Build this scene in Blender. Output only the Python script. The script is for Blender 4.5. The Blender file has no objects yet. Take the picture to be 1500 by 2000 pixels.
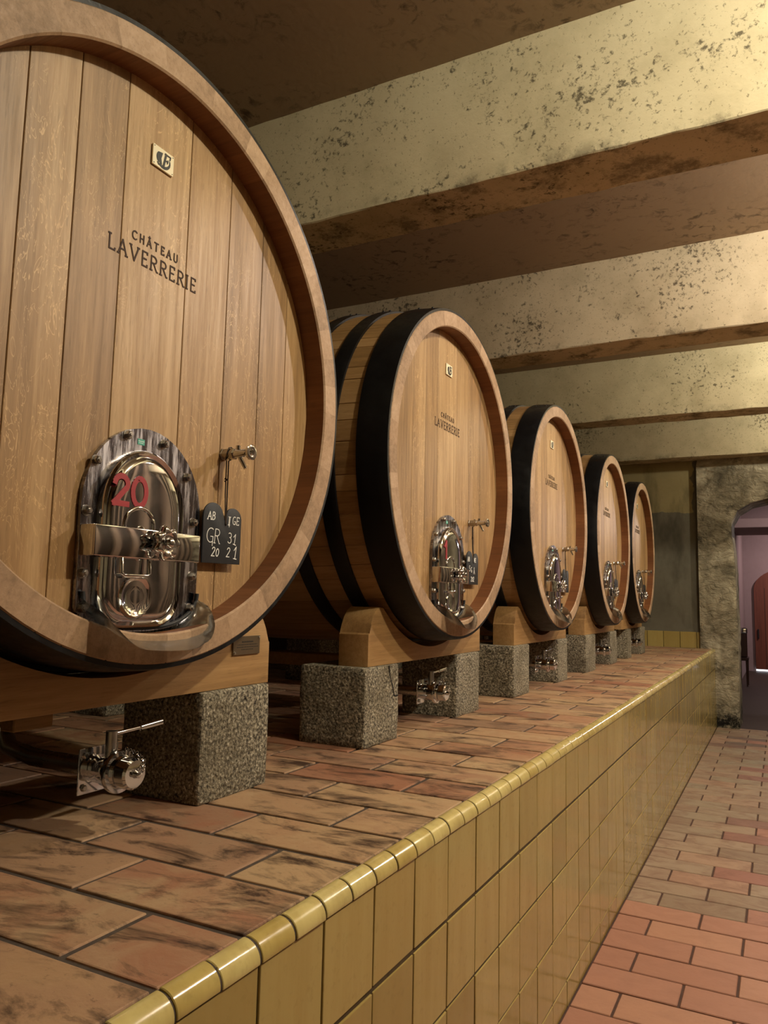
import bpy, bmesh, math, random
from mathutils import Vector, Matrix
random.seed(7)
C = bpy.context.scene.collection
S = 0.7767            # metres per drawing unit; the eye is at (0,0,0) in drawing units
ZF = 1.98             # eye height above the floor, drawing units

# ------------------------------------------------------------------ camera
cam = bpy.data.cameras.new('camera'); camo = bpy.data.objects.new('camera', cam); C.objects.link(camo)
ya, pi_, ro = math.radians(27.603), math.radians(6.4085), math.radians(1.2163)
f = Vector((-math.sin(ya)*math.cos(pi_), math.cos(ya)*math.cos(pi_), math.sin(pi_)))
rt = Vector((math.cos(ya), math.sin(ya), 0)); up = rt.cross(f)
R_ = math.cos(ro)*rt + math.sin(ro)*up; U_ = -math.sin(ro)*rt + math.cos(ro)*up
m = Matrix((R_, U_, -f)).transposed().to_4x4(); m.translation = Vector((0, 0, ZF*S))
camo.matrix_world = m
cam.sensor_fit = 'AUTO'; cam.sensor_width = 36; cam.lens = 1484.385*36/2000
cam.clip_start = 0.05; cam.clip_end = 100
bpy.context.scene.camera = camo
# ------------------------------------------------------------------ world, lamps, exposure
sc = bpy.context.scene
w = bpy.data.worlds.new('world'); sc.world = w; w.use_nodes = True
w.node_tree.nodes['Background'].inputs[0].default_value = (1.0, .72, .5, 1)
w.node_tree.nodes['Background'].inputs[1].default_value = 0.012
sc.view_settings.view_transform = 'Standard'; sc.view_settings.look = 'None'
sc.view_settings.gamma = 1; sc.view_settings.use_curve_mapping = False
sc.view_settings.exposure = 0.0
YEL = (1.0, .95, .76); PNK = (1.0, .89, .79)
def lamp(name, x, y, z, e, col, size=.22, rot=None):
    l = bpy.data.lights.new(name, 'AREA'); l.shape = 'DISK'; l.size = size*S; l.energy = e; l.color = col
    o = bpy.data.objects.new(name, l); C.objects.link(o); o.location = (x*S, y*S, (z+ZF)*S)
    if rot: o.rotation_euler = rot
    return o
def globe(name, x, y, z, e, col, rad=.07):
    l = bpy.data.lights.new(name, 'POINT'); l.shadow_soft_size = rad*S; l.energy = e; l.color = col
    o = bpy.data.objects.new(name, l); C.objects.link(o); o.location = (x*S, y*S, (z+ZF)*S)
    return o
globe('ceiling_lamp', 1.5, 2.59, 3.02, 225, YEL)
globe('ceiling_lamp', 1.5, 5.74, 3.02, 215, PNK)
globe('ceiling_lamp', 1.5, 8.89, 3.02, 190, YEL)
globe('ceiling_lamp', 1.5, 12.03, 3.02, 130, YEL)
globe('next_room_lamp', .9, 18.0, 1.9, 85, (1, .84, .80))
lamp('next_room_lamp', 1.2, 23.6, 2.6, 70, (1, .80, .80), .3, (math.radians(20), 0, 0))

# ------------------------------------------------------------------ helpers
ORG = {}
def finish(name, bm, mats, parent=None, frame=(0, 0, 0), smooth=35, mod=None):
    """bm is drawn in drawing units around frame; stored in metres"""
    me = bpy.data.meshes.new(name)
    off = Vector(frame) + (Vector((0, 0, ZF)) if parent is None else Vector((0, 0, ZF)) - ORG[parent.name])
    for v in bm.verts: v.co = (v.co + off)*S
    bmesh.ops.recalc_face_normals(bm, faces=bm.faces[:])
    bm.to_mesh(me); bm.free()
    if not isinstance(mats, (list, tuple)): mats = [mats]
    for mt in mats: me.materials.append(mt)
    for p in me.polygons: p.use_smooth = True
    me.set_sharp_from_angle(angle=math.radians(smooth))
    o = bpy.data.objects.new(name, me); C.objects.link(o)
    if parent is not None: o.parent = parent; ORG[o.name] = ORG[parent.name]
    return o
def tag(o, label=None, cat=None, group=None, kind=None):
    if label: o['label'] = label
    if cat: o['category'] = cat
    if group: o['group'] = group
    if kind: o['kind'] = kind
    return o
def empty(name, loc, label=None, cat=None, group=None, kind=None):
    """loc in drawing units"""
    o = bpy.data.objects.new(name, None); C.objects.link(o); o.empty_display_size = .1
    wl = Vector(loc) + Vector((0, 0, ZF)); o.location = wl*S; ORG[o.name] = wl
    return tag(o, label, cat, group, kind)
def tid(bm): 
    return bm.faces.layers.float.get('tid') or bm.faces.layers.float.new('tid')
def box(bm, x0, x1, y0, y1, z0, z1, bev=0, t=None, mi=0, seg=1):
    lay = tid(bm)
    vs = [bm.verts.new((x, y, z)) for x in (x0, x1) for y in (y0, y1) for z in (z0, z1)]
    fs = [bm.faces.new([vs[i] for i in q]) for q in ((0,1,3,2),(4,6,7,5),(0,4,5,1),(2,3,7,6),(0,2,6,4),(1,5,7,3))]
    if bev:
        r = bmesh.ops.bevel(bm, geom=list({e for f_ in fs for e in f_.edges}), offset=bev, segments=seg, affect='EDGES', profile=.5)
        fs = list({f_ for v in r['verts'] for f_ in v.link_faces})
        vs = list({v for f_ in fs for v in f_.verts})
    for f_ in fs:
        f_.material_index = mi
        if t is not None: f_[lay] = t
    return vs
def prism(bm, pts, x0, x1, bev=0, mi=0, t=None, seg=2):
    """outline pts in (y,z) extruded along x"""
    lay = tid(bm)
    a = [bm.verts.new((x0, p[0], p[1])) for p in pts]; b = [bm.verts.new((x1, p[0], p[1])) for p in pts]
    n = len(pts); fs = [bm.faces.new(a[::-1]), bm.faces.new(b)]
    for i in range(n): fs.append(bm.faces.new((a[i], a[(i+1) % n], b[(i+1) % n], b[i])))
    for f_ in fs:
        f_.material_index = mi
        if t is not None: f_[lay] = t
    if bev:
        es = [e for e in fs[1].edges] + [e for e in fs[0].edges]
        r = bmesh.ops.bevel(bm, geom=es, offset=bev, segments=seg, affect='EDGES', profile=.5)
        for f_ in r['faces']:
            f_.material_index = mi
            if t is not None: f_[lay] = t
def loops(bm, rings, cap=True, mi=0, close=True):
    """rings: list of lists of 3D points, same length"""
    vr = [[bm.verts.new(p) for p in r] for r in rings]; n = len(rings[0])
    for a, b in zip(vr, vr[1:]):
        for i in range(n if close else n-1):
            fc = bm.faces.new((a[i], a[(i+1) % n], b[(i+1) % n], b[i])); fc.material_index = mi
    if cap:
        for r in (vr[0][::-1], vr[-1]):
            fc = bm.faces.new(r); fc.material_index = mi
def lathe_x(bm, prof, cy=0, cz=0, n=24, cap=True, mi=0):
    """prof: list of (x, r), axis along x through (cy,cz)"""
    loops(bm, [[(x, cy+r*math.cos(2*math.pi*i/n), cz+r*math.sin(2*math.pi*i/n)) for i in range(n)] for x, r in prof], cap, mi)
def tube(bm, pts, r, n=8, closed=False, mi=0):
    P = [Vector(p) for p in pts]; rings = []
    rr = r if isinstance(r, (list, tuple)) else [r]*len(P)
    for i, p in enumerate(P):
        if closed: d = (P[(i+1) % len(P)]-P[i-1])
        else: d = (P[min(i+1, len(P)-1)]-P[max(i-1, 0)])
        d.normalize(); a = Vector((0, 0, 1)) if abs(d.z) < .9 else Vector((1, 0, 0))
        s_ = d.cross(a).normalized(); q = s_.cross(d)
        rings.append([p + (s_*math.cos(2*math.pi*k/n)+q*math.sin(2*math.pi*k/n))*rr[i] for k in range(n)])
    if closed: rings.append(rings[0]); loops(bm, rings, False, mi); bmesh.ops.remove_doubles(bm, verts=bm.verts[:], dist=1e-6)
    else: loops(bm, rings, True, mi)
def sphere(bm, c, r, n=10, sx=1):
    bmesh.ops.create_uvsphere(bm, u_segments=n, v_segments=max(6, n//2+1), radius=r, matrix=Matrix.Translation(c) @ Matrix.Diagonal((sx, 1, 1, 1)))
def ring(bm, x, cy, cz, R, r, n=28, k=8):
    tube(bm, [(x, cy+R*math.cos(2*math.pi*i/n), cz+R*math.sin(2*math.pi*i/n)) for i in range(n)], r, k, True)
# stroke lettering: letters in a 1 high box, (width, [strokes])
def arc(cx, cy, rx, ry, a0, a1, n=10):
    return [(cx+rx*math.cos(math.radians(a0+(a1-a0)*i/n)), cy+ry*math.sin(math.radians(a0+(a1-a0)*i/n))) for i in range(n+1)]
GL = {
 'L': (.55, [[(.08,1),(.08,0),(.52,0),(.55,.12)], [(0,1),(.18,1)]]),
 'A': (.72, [[(0,0),(.34,1),(.70,0)], [(.12,.36),(.57,.36)], [(-.06,0),(.08,0)], [(.62,0),(.78,0)]]),
 'a': (.72, [[(0,0),(.34,1),(.70,0)], [(.12,.36),(.57,.36)], [(.22,1.16),(.34,1.32),(.46,1.16)]]),
 'V': (.72, [[(0,1),(.36,0),(.70,1)], [(-.07,1),(.09,1)], [(.62,1),(.78,1)]]),
 'E': (.52, [[(.5,1),(.08,1),(.08,0),(.52,0)], [(.08,.52),(.42,.52)], [(.5,1),(.5,.88)], [(.52,0),(.52,.12)]]),
 'R': (.62, [[(.08,0),(.08,1)]+arc(.3,.76,.26,.24,90,-90)+[(.08,.52)], [(.3,.52),(.62,0),(.7,0)], [(0,0),(.18,0)]]),
 'I': (.16, [[(.08,0),(.08,1)], [(0,0),(.16,0)], [(0,1),(.16,1)]]),
 'C': (.68, [arc(.4,.5,.4,.5,50,310,16)]),
 'H': (.66, [[(.06,0),(.06,1)], [(.6,0),(.6,1)], [(.06,.52),(.6,.52)]]),
 'T': (.60, [[(0,1),(.6,1)], [(.3,1),(.3,0)]]),
 'U': (.62, [[(.04,1),(.04,.32)]+arc(.31,.3,.27,.3,180,360,10)+[(.58,1)]]),
 'B': (.52, [[(.05,0),(.05,1)]+arc(.22,.77,.24,.23,90,-90)+[(.05,.54),(.22,.54)]+arc(.24,.27,.28,.27,90,-90)+[(.05,0)]]),
 'G': (.72, [arc(.42,.5,.42,.5,60,300,16)+[(.68,.1),(.68,.42),(.42,.42)], [(.68,.42),(.68,-.22)]]),
 'g': (.62, [arc(.36,.5,.34,.5,60,310,14)+[(.58,.40),(.36,.40)]]),
 'i': (.40, [[(0,1),(.4,1)], [(.14,1),(.14,-.05)], [(.28,1),(.28,-.25)], [(.04,0),(.36,0)]]),
 'N': (.6, [[(.04,0),(.04,1),(.56,0),(.56,1)]]),
 'S': (.5, [arc(.26,.74,.22,.24,40,250,10)+arc(.24,.25,.24,.26,80,-140,10)]),
 '3': (.5, [arc(.22,.76,.22,.22,140,-90,10)+arc(.22,.28,.27,.28,90,-140,10)]),
 '1': (.4, [[(.02,.7),(.26,1),(.2,0)], [(.02,.02),(.4,-.02)]]),
 '2': (.52, [arc(.25,.74,.22,.24,170,-30,12)+[(.04,.03),(.0,.0),(.5,.0)]]),
 '0': (.48, [arc(.24,.42,.22,.42,90,450,18)]),
 '9': (.48, [arc(.24,.72,.21,.26,0,360,14), [(.45,.72),(.42,.3),(.2,0)]]),
 'F': (.5, [[(.1,0),(.1,1),(.5,1)], [(.1,.55),(.4,.55)]]),
}
def stroke(bm, pts, x, w_, th=.0015, mi=0):
    for a, b in zip(pts, pts[1:]):
        d = Vector((b[0]-a[0], b[1]-a[1]));
        if d.length < 1e-6: continue
        d.normalize(); n_ = Vector((-d.y, d.x))*w_/2; e = d*w_*.42
        q = [(a[0]-e.x+n_.x, a[1]-e.y+n_.y), (a[0]-e.x-n_.x, a[1]-e.y-n_.y), (b[0]+e.x-n_.x, b[1]+e.y-n_.y), (b[0]+e.x+n_.x, b[1]+e.y+n_.y)]
        ST[0] += 1; e_ = (ST[0] % 7)*4e-5
        prism(bm, q, x, x+th+e_, 0, mi)
ST = [0]
def write(bm, text, u, v, h, x, w_, gap=.22, sxx=1.0, th=.0015, slope=0.0, lean=0.0):
    cx = 0
    for ch in text:
        if ch == ' ': cx += .5; continue
        wd, st = GL[ch]
        for s_ in st:
            stroke(bm, [(u+(cx+p[0]+lean*p[1])*h*sxx, v+p[1]*h+slope*(cx+p[0])*h) for p in s_], x, w_, th)
        cx += wd+gap
    return cx*h*sxx

# ------------------------------------------------------------------ materials
def hx(s):
    c = [int(s[i:i+2], 16)/255 for i in (0, 2, 4)]
    return tuple(v/12.92 if v <= .04045 else ((v+.055)/1.055)**2.4 for v in c)+(1,)
class N:
    def __init__(s, name):
        s.m = bpy.data.materials.new(name); s.m.use_nodes = True; s.t = s.m.node_tree
        s.b = s.t.nodes['Principled BSDF']; s._c = None
    def n(s, typ, **k):
        o = s.t.nodes.new(typ)
        for a, v in k.items(): setattr(o, a, v)
        return o
    def l(s, a, b): s.t.links.new(a, b)
    def obj(s):
        if not s._c: s._c = s.n('ShaderNodeTexCoord').outputs['Object']
        return s._c
    def tid(s): return s.n('ShaderNodeAttribute', attribute_name='tid').outputs['Fac']
    def white(s, v, k=0.0):
        a = s.math('ADD', v, k); o = s.n('ShaderNodeTexWhiteNoise', noise_dimensions='1D'); s.l(a, o.inputs['W']); return o.outputs['Value']
    def math(s, op, a, b=None, c=None):
        o = s.n('ShaderNodeMath', operation=op)
        for i, v in enumerate((a, b, c)):
            if v is None: continue
            if hasattr(v, 'links'): s.l(v, o.inputs[i])
            else: o.inputs[i].default_value = v
        return o.outputs[0]
    def map(s, v, sc_=(1, 1, 1), off=None, loc=(0, 0, 0)):
        if off is not None:
            cb = s.n('ShaderNodeCombineXYZ')
            for i in range(3): s.l(off, cb.inputs[i])
            ad = s.n('ShaderNodeVectorMath', operation='ADD'); s.l(v, ad.inputs[0]); s.l(cb.outputs[0], ad.inputs[1]); v = ad.outputs[0]
        o = s.n('ShaderNodeMapping'); s.l(v, o.inputs['Vector']); o.inputs['Scale'].default_value = sc_; o.inputs['Location'].default_value = loc
        return o.outputs[0]
    def noise(s, v, scale=5, det=4, rough=.55, dist=0):
        o = s.n('ShaderNodeTexNoise'); s.l(v, o.inputs['Vector'])
        for k, x in (('Scale', scale), ('Detail', det), ('Roughness', rough), ('Distortion', dist)): o.inputs[k].default_value = x
        return o.outputs['Fac']
    def vor(s, v, scale=5, feat='F1', rnd=1):
        o = s.n('ShaderNodeTexVoronoi', feature=feat); s.l(v, o.inputs['Vector']); o.inputs['Scale'].default_value = scale; o.inputs['Randomness'].default_value = rnd
        return o.outputs['Distance']
    def ramp(s, v, stops, interp='LINEAR'):
        o = s.n('ShaderNodeValToRGB'); s.l(v, o.inputs[0]); e = o.color_ramp.elements; o.color_ramp.interpolation = interp
        while len(e) < len(stops): e.new(.5)
        for i, (p, c) in enumerate(stops):
            e[i].position = p; e[i].color = c if isinstance(c, tuple) else (c, c, c, 1)
        return o.outputs[0]
    def mix(s, fac, a, b, bt='MIX'):
        o = s.n('ShaderNodeMix', data_type='RGBA', blend_type=bt, clamp_factor=True)
        for i, v in ((0, fac), (6, a), (7, b)):
            if hasattr(v, 'links'): s.l(v, o.inputs[i])
            else: o.inputs[i].default_value = v
        return o.outputs[2]
    def set(s, col=None, rough=None, metal=None, bump=None, bs=.3, bd=.01, spec=None, coat=None):
        for v, k in ((col, 'Base Color'), (rough, 'Roughness'), (metal, 'Metallic'), (spec, 'Specular IOR Level'), (coat, 'Coat Weight')):
            if v is None: continue
            if hasattr(v, 'links'): s.l(v, s.b.inputs[k])
            else: s.b.inputs[k].default_value = v
        if bump is not None:
            o = s.n('ShaderNodeBump'); o.inputs['Strength'].default_value = bs; o.inputs['Distance'].default_value = bd
            s.l(bump, o.inputs['Height']); s.l(o.outputs[0], s.b.inputs['Normal'])
        return s.m
def wood(name, lo, mid, hi, axis=2, fleck=.5, rough=.5, var=.20, gloss=.4):
    k = N(name); c = k.obj(); t = k.tid(); off = k.math('MULTIPLY', t, 3.71)
    sc1 = [34, 34, 34]; sc1[axis] = 1.6
    sc2 = [7, 7, 7]; sc2[axis] = .7
    sc3 = [20, 20, 20]; sc3[axis] = 6
    g = k.noise(k.map(c, tuple(sc1), off), 1.6, 8, .7, .25)
    b_ = k.noise(k.map(c, tuple(sc2), off), 1.0, 3, .5, .6)
    v = k.math('MULTIPLY_ADD', g, .55, k.math('MULTIPLY', b_, .45))
    v = k.math('ADD', v, k.math('MULTIPLY', k.math('SUBTRACT', k.white(t), .5), var))
    col = k.ramp(v, [(.30, lo), (.5, mid), (.70, hi)])
    sp = [60, 60, 60]; sp[axis] = 6
    pores = k.ramp(k.noise(k.map(c, tuple(sp), off), 3.0, 2, .5), [(.60, 0.0), (.72, 1.0)])
    col = k.mix(k.math('MULTIPLY', pores, .28), col, tuple(x*.5 for x in lo[:3])+(1,))
    if fleck:
        fl = k.noise(k.map(c, tuple(sc3), off), .9, 3, .6, 2.6)
        fl = k.ramp(fl, [(.485, 0.0), (.50, 1.0), (.515, 0.0)])
        wh = k.ramp(k.noise(k.map(c, (2.2, 2.2, 1.4), off), 1.6, 2), [(.42, 0.0), (.62, 1.0)])
        col = k.mix(k.math('MULTIPLY', k.math('MULTIPLY', fl, wh), fleck), col, tuple(min(1, x*1.55) for x in hi[:3])+(1,))
    return k.set(col, k.ramp(g, [(.3, rough+.08), (.7, rough-.05)]), 0, g, .12, .004, spec=gloss)
OAK = wood('oak_head', hx('785b3b'), hx('9e7c52'), hx('bf9f72'), 2, .5, .46, .20)
OAKX = wood('oak_staves', hx('70532f'), hx('8e6d44'), hx('a3835a'), 0, .1, .5, .25)
OAKEND = wood('oak_stave_ends', hx('80664c'), hx('a08264'), hx('b39679'), 0, 0, .6, .22)
OAKIN = wood('oak_inner_rim_shade', hx('5a3419'), hx('6c4120'), hx('7d502c'), 0, 0, .5, .2)  # darker wood colour paints in the shade of the unlit rim recess
CRADLE = wood('oak_cradle', hx('755533'), hx('99764a'), hx('b28e60'), 1, .12, .5, .15)
def plaster():
    k = N('mouldy_plaster'); c = k.obj()
    base = k.mix(k.noise(c, 1.3, 5, .6), hx('b3a382'), hx('d3c8a8'))
    base = k.mix(k.ramp(k.noise(k.map(c, (1, 1, 1), None, (3, 1, 7)), 3.5, 6, .65), [(.45, 0.0), (.75, .45)]), base, hx('8d8262'))
    cl = k.ramp(k.noise(k.map(c, (1.6, 1.6, 1.6), None, (5.2, 2.3, 1.1)), 1.1, 3, .55), [(.42, 0.0), (.66, 1.0)])
    sp = k.noise(k.map(c, (1, 1, 1)), 34, 7, .68, .3)
    thr = k.math('MULTIPLY_ADD', cl, .125, sp)
    spots = k.ramp(thr, [(.62, 0.0), (.72, 1.0)])
    sm = k.ramp(k.noise(c, 70, 3, .6), [(.64, 0.0), (.70, .6)])
    base = k.mix(sm, base, hx('5a5038'))
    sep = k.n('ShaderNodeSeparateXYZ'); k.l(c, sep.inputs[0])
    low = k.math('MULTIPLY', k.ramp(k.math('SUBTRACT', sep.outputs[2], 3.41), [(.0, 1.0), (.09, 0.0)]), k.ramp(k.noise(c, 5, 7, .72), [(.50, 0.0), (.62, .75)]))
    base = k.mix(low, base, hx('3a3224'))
    base = k.mix(k.math('MULTIPLY', spots, .8), base, hx('352d21'))
    h = k.noise(c, 45, 5, .6)
    return k.set(base, .85, 0, h, .35, .004, spec=.2)
PLASTER = plaster()
def ceil_m():
    k = N('ceiling_plaster'); c = k.obj()
    base = k.mix(k.noise(c, .9, 5, .6), hx('8a745c'), hx('a08c70'))
    cl = k.ramp(k.noise(k.map(c, (1, 1, 1), None, (1.2, .3, 1.1)), 1.8, 4, .6), [(.42, 0.0), (.62, 1.0)])
    sp = k.ramp(k.noise(c, 14, 6, .65, .6), [(.52, 0.0), (.66, 1.0)])
    base = k.mix(k.math('MULTIPLY', k.math('MULTIPLY', cl, sp), .8), base, hx('33261a'))
    return k.set(base, .85, 0, k.noise(c, 30, 5), .25, .004, spec=.2)
CEIL = ceil_m()
def terracotta(name, a, b, c3, d, dirt=.6, sat=0):
    k = N(name); c = k.obj(); t = k.tid()
    r1 = k.white(t, 1.3); off = k.math('MULTIPLY', t, 1.93)
    base = k.ramp(r1, [(0, a), (.35, b), (.7, c3), (1, d)])
    n1 = k.noise(k.map(c, (1, 1, 1), off), 7, 6, .6, .8)
    base = k.mix(k.ramp(n1, [(.38, 0.0), (.62, .8)]), base, k.ramp(k.white(t, 7.7), [(0, b), (.5, d), (1, c3)]))
    n2 = k.noise(k.map(c, (1, 2.2, 1), k.math('MULTIPLY', t, .11)), 4.2, 7, .70, .5)
    base = k.mix(k.math('MULTIPLY', k.ramp(n2, [(.50, 0.0), (.64, 1.0)]), dirt), base, hx('3a281f'))
    n3 = k.ramp(k.noise(c, 60, 4, .7), [(.62, 0.0), (.72, .5)])
    base = k.mix(n3, base, hx('4a3226'))
    return k.set(base, k.ramp(n1, [(.3, .42), (.7, .62)]), 0, k.math('ADD', k.noise(c, 40, 6, .6), n1), .3, .004, spec=.35)
TERRA = terracotta('worn_terracotta', hx('8e7058'), hx('a08064'), hx('b09470'), hx('94624a'), .95)
def floor_m():
    k = N('floor_bricks'); c = k.obj(); t = k.tid()
    new = k.ramp(k.white(t, .3), [(0, hx('946753')), (.5, hx('9b6e5a')), (1, hx('a1765e'))])
    old = k.ramp(k.white(t, 5.1), [(0, hx('7c6854')), (.3, hx('917b66')), (.55, hx('857864')), (.75, hx('987a64')), (.9, hx('925f50')), (1, hx('63584c'))])
    isold = k.math('GREATER_THAN', t, 3000.0)
    base = k.mix(isold, new, old)
    n1 = k.noise(k.map(c, (1, 1.5, 1)), 6, 6, .62, .8)
    base = k.mix(k.math('MULTIPLY', k.ramp(n1, [(.45, 0.0), (.7, .7)]), k.math('MULTIPLY_ADD', isold, .8, .2)), base, hx('6b4a3c'))
    n3 = k.ramp(k.noise(c, 55, 4, .7), [(.60, 0.0), (.75, .35)])
    base = k.mix(n3, base, hx('7c5444'))
    return k.set(base, k.ramp(n1, [(.3, .45), (.7, .65)]), 0, k.noise(c, 45, 6, .6), .25, .003, spec=.35)
FLOOR = floor_m()
def glaze(name, a, b, c3):
    k = N(name); c = k.obj(); t = k.tid()
    base = k.ramp(k.white(t, 2.2), [(0, a), (.5, b), (1, c3)])
    st = k.noise(k.map(c, (9, 9, 1.2), k.math('MULTIPLY', t, .7)), 1.5, 5, .6)
    base = k.mix(k.ramp(st, [(.42, 0.0), (.70, .40)]), base, hx('8c7238'))
    base = k.mix(k.ramp(k.noise(c, 50, 5, .6), [(.55, 0.0), (.75, .2)]), base, hx('6b5830'))
    return k.set(base, k.ramp(k.noise(c, 9, 5, .6), [(.4, .10), (.7, .24)]), 0, k.noise(c, 14, 3, .5), .10, .003, spec=.5)
GLAZE = glaze('yellow_glazed_tile', hx('9c874f'), hx('a69258'), hx('907b45'))
LIPM = glaze('yellow_glazed_edge', hx('bba86a'), hx('c6b578'), hx('ae9858'))
def simple(name, col, rough=.5, metal=0, ns=0, bs=.2, spec=.5, col2=None, nd=.003):
    k = N(name); c = k.obj()
    cc = col
    if col2: cc = k.mix(k.noise(c, ns*.6, 5, .65), col, col2)
    return k.set(cc, rough, metal, k.noise(c, ns, 5, .6) if ns else None, bs, nd, spec=spec)
GROUT = simple('dark_grout', hx('3a2f28'), .85, 0, 60, .5, .2, hx('5a5048'))
GROUT2 = simple('floor_grout', hx('3d2a24'), .85, 0, 60, .5, .2, hx('543e36'))
GROUTW = simple('tile_grout', hx('332818'), .85, 0, 60, .5, .2, hx('5a4a34'))
def black():
    k = N('black_hoop_paint'); c = k.obj()
    return k.set(hx('0d0d0f'), k.ramp(k.noise(c, 12, 6, .7), [(.4, .32), (.62, .5)]), .1, k.noise(c, 30, 6, .65), .35, .003, spec=.35)
HOOP = black()
def steel(name, c1, r0, r1, streak=None, bs=.03):
    k = N(name); c = k.obj()
    n_ = k.noise(k.map(c, (1, 22, 2.2)), 3, 6, .7) if streak else k.noise(c, 18, 4, .6)
    col = c1
    if streak: col = k.mix(k.ramp(n_, [(.45, 0.0), (.62, 1.0)]), c1, streak)
    return k.set(col, k.ramp(n_, [(.4, r0), (.65, r1)]), 1.0, k.noise(c, 9, 2, .5), bs, .004)
CHROME = steel('polished_steel', hx('c6c7cb'), .05, .10)
FRAME = steel('water_stained_steel', hx('77747a'), .16, .42, hx('c3bfc0'))
BRUSH = steel('brushed_steel', hx('aaa59e'), .22, .36)
SATIN = steel('satin_sheet_steel', hx('dcdedb'), .10, .20)
def granite():
    k = N('rough_granite'); c = k.obj()
    a = k.noise(c, 105, 4, .75, .3); b_ = k.vor(k.map(c, (1, 1, 1)), 90)
    col = k.ramp(a, [(.36, hx('241f1a')), (.47, hx('736a5a')), (.57, hx('a0967f')), (.68, hx('e0d8c4'))])
    col = k.mix(k.ramp(k.noise(c, 5, 5, .6), [(.45, 0.0), (.75, .6)]), col, hx('5b5038'))
    col = k.mix(k.ramp(k.noise(c, 3, 3, .6), [(.5, 0.0), (.8, .5)]), col, hx('3c352a'))
    return k.set(col, .8, 0, k.math('MULTIPLY_ADD', b_, .6, a), .9, .008, spec=.3)
GRANITE = granite()
def rock():
    k = N('rough_rendered_arch'); c = k.obj()
    n1 = k.noise(k.map(c, (1.2, 1.2, 1)), 2.2, 7, .65, .7)
    col = k.ramp(n1, [(.30, hx('3d372c')), (.44, hx('7b715d')), (.56, hx('a1967f')), (.70, hx('c6bba2'))])  # mottled render tones; their contrast also paints in relief highlights
    col = k.mix(k.ramp(k.noise(k.map(c, (1, 1, 1), None, (4, 4, 2)), 3.1, 6, .7), [(.58, 0.0), (.70, .85)]), col, hx('2c261b'))
    sep = k.n('ShaderNodeSeparateXYZ'); k.l(c, sep.inputs[0])
    foot = k.math('MULTIPLY', k.ramp(sep.outputs[2], [(.12, 1.0), (.40, 0.0)]), k.ramp(k.noise(c, 7, 5, .7), [(.42, 0.0), (.55, 1.0)]))
    col = k.mix(foot, col, hx('14110c'))
    h = k.math('ADD', k.noise(k.map(c, (1, 1, 1.6)), 9, 8, .62, .6), k.math('MULTIPLY', n1, .6))
    return k.set(col, .8, 0, h, 1.0, .05, spec=.25)
ROCK = rock()
def endwall():
    k = N('patched_cement_wall'); c = k.obj()
    sep = k.n('ShaderNodeSeparateXYZ'); k.l(c, sep.inputs[0])
    nz = k.noise(c, 4, 5, .6)
    z = k.math('MULTIPLY_ADD', nz, .16, sep.outputs[2])
    g = k.mix(k.noise(c, 2.2, 6, .65), hx('4f4a40'), hx('7c7666'))
    y_ = k.mix(k.noise(c, 3, 5, .6), hx('857750'), hx('9c8e68'))
    x = k.math('MULTIPLY_ADD', nz, -.25, sep.outputs[0])
    inx = k.math('LESS_THAN', x, -1.13)
    col = k.mix(k.math('MULTIPLY', k.math('GREATER_THAN', z, 2.82), inx), g, y_)
    damp = k.ramp(k.noise(k.map(c, (1.5, 1, .5), None, (2, 0, 5)), 1.7, 5, .6), [(.5, 0.0), (.7, .75)])
    col = k.mix(damp, col, hx('2b281f'))
    return k.set(col, .8, 0, k.noise(c, 25, 5, .6), .4, .004, spec=.25)
ENDW = endwall()
WALLP = simple('dim_wall_render', hx('4a4036'), .85, 0, 20, .4, .2, hx('382f26'))
DARKW = simple('dark_wall_render', hx('2e2822'), .8, 0, 20, .4, .2, hx('3d342a'))
STRIPM = simple('tan_reflection_strip', hx('857262'), .8, 0, 20, .4, .2, hx('73624f'))  # colour of the strips added for the steel to reflect
PINKW = simple('pink_lit_wall', hx('9a8684'), .7, 0, 14, .1, .3, hx('8d7976'))  # white wall; the pink light on it is put into this colour
DARKF = simple('dark_stone_floor', hx('453830'), .55, 0, 10, .2, .3, hx('302620'))
DOORW = wood('red_brown_door_wood', hx('542a1e'), hx('6c3a2a'), hx('7d4836'), 2, 0, .5)
SLATE = simple('slate_black', hx('1b1c1f'), .55, 0, 40, .2, .35, hx('2b2c2e'))
CHALK = simple('white_chalk', hx('e4e2dc'), .9)
IVORY = simple('ivory_enamel', hx('efe3c2'), .35)
INK = simple('black_ink', hx('121013'), .5)
BURN = simple('branded_letters', hx('3a2416'), .8)
RED = simple('red_paint', hx('97242a'), .5)
TEAL = simple('teal_sticker', hx('3f9a86'), .5)
WHITE = simple('white_print', hx('d8e6df'), .5)
BRONZE = simple('engraved_plaque_metal', hx('8a7a63'), .35, .8, 30, .05, .5, hx('7b6a55'))
STRING = simple('dark_string', hx('2c2018'), .9)
RUBBER = simple('black_rubber', hx('0c0b0c'), .6)
CHAIRW = wood('dark_chair_wood', hx('2a1a14'), hx('38241b'), hx('453026'), 2, 0, .45)
def emis(name, col, st):
    k = N(name); k.b.inputs['Emission Color'].default_value = col; k.b.inputs['Emission Strength'].default_value = st
    k.b.inputs['Base Color'].default_value = col; return k.m
DAYL = emis('daylight_gap', (.85, .92, 1, 1), 3.0)

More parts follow.
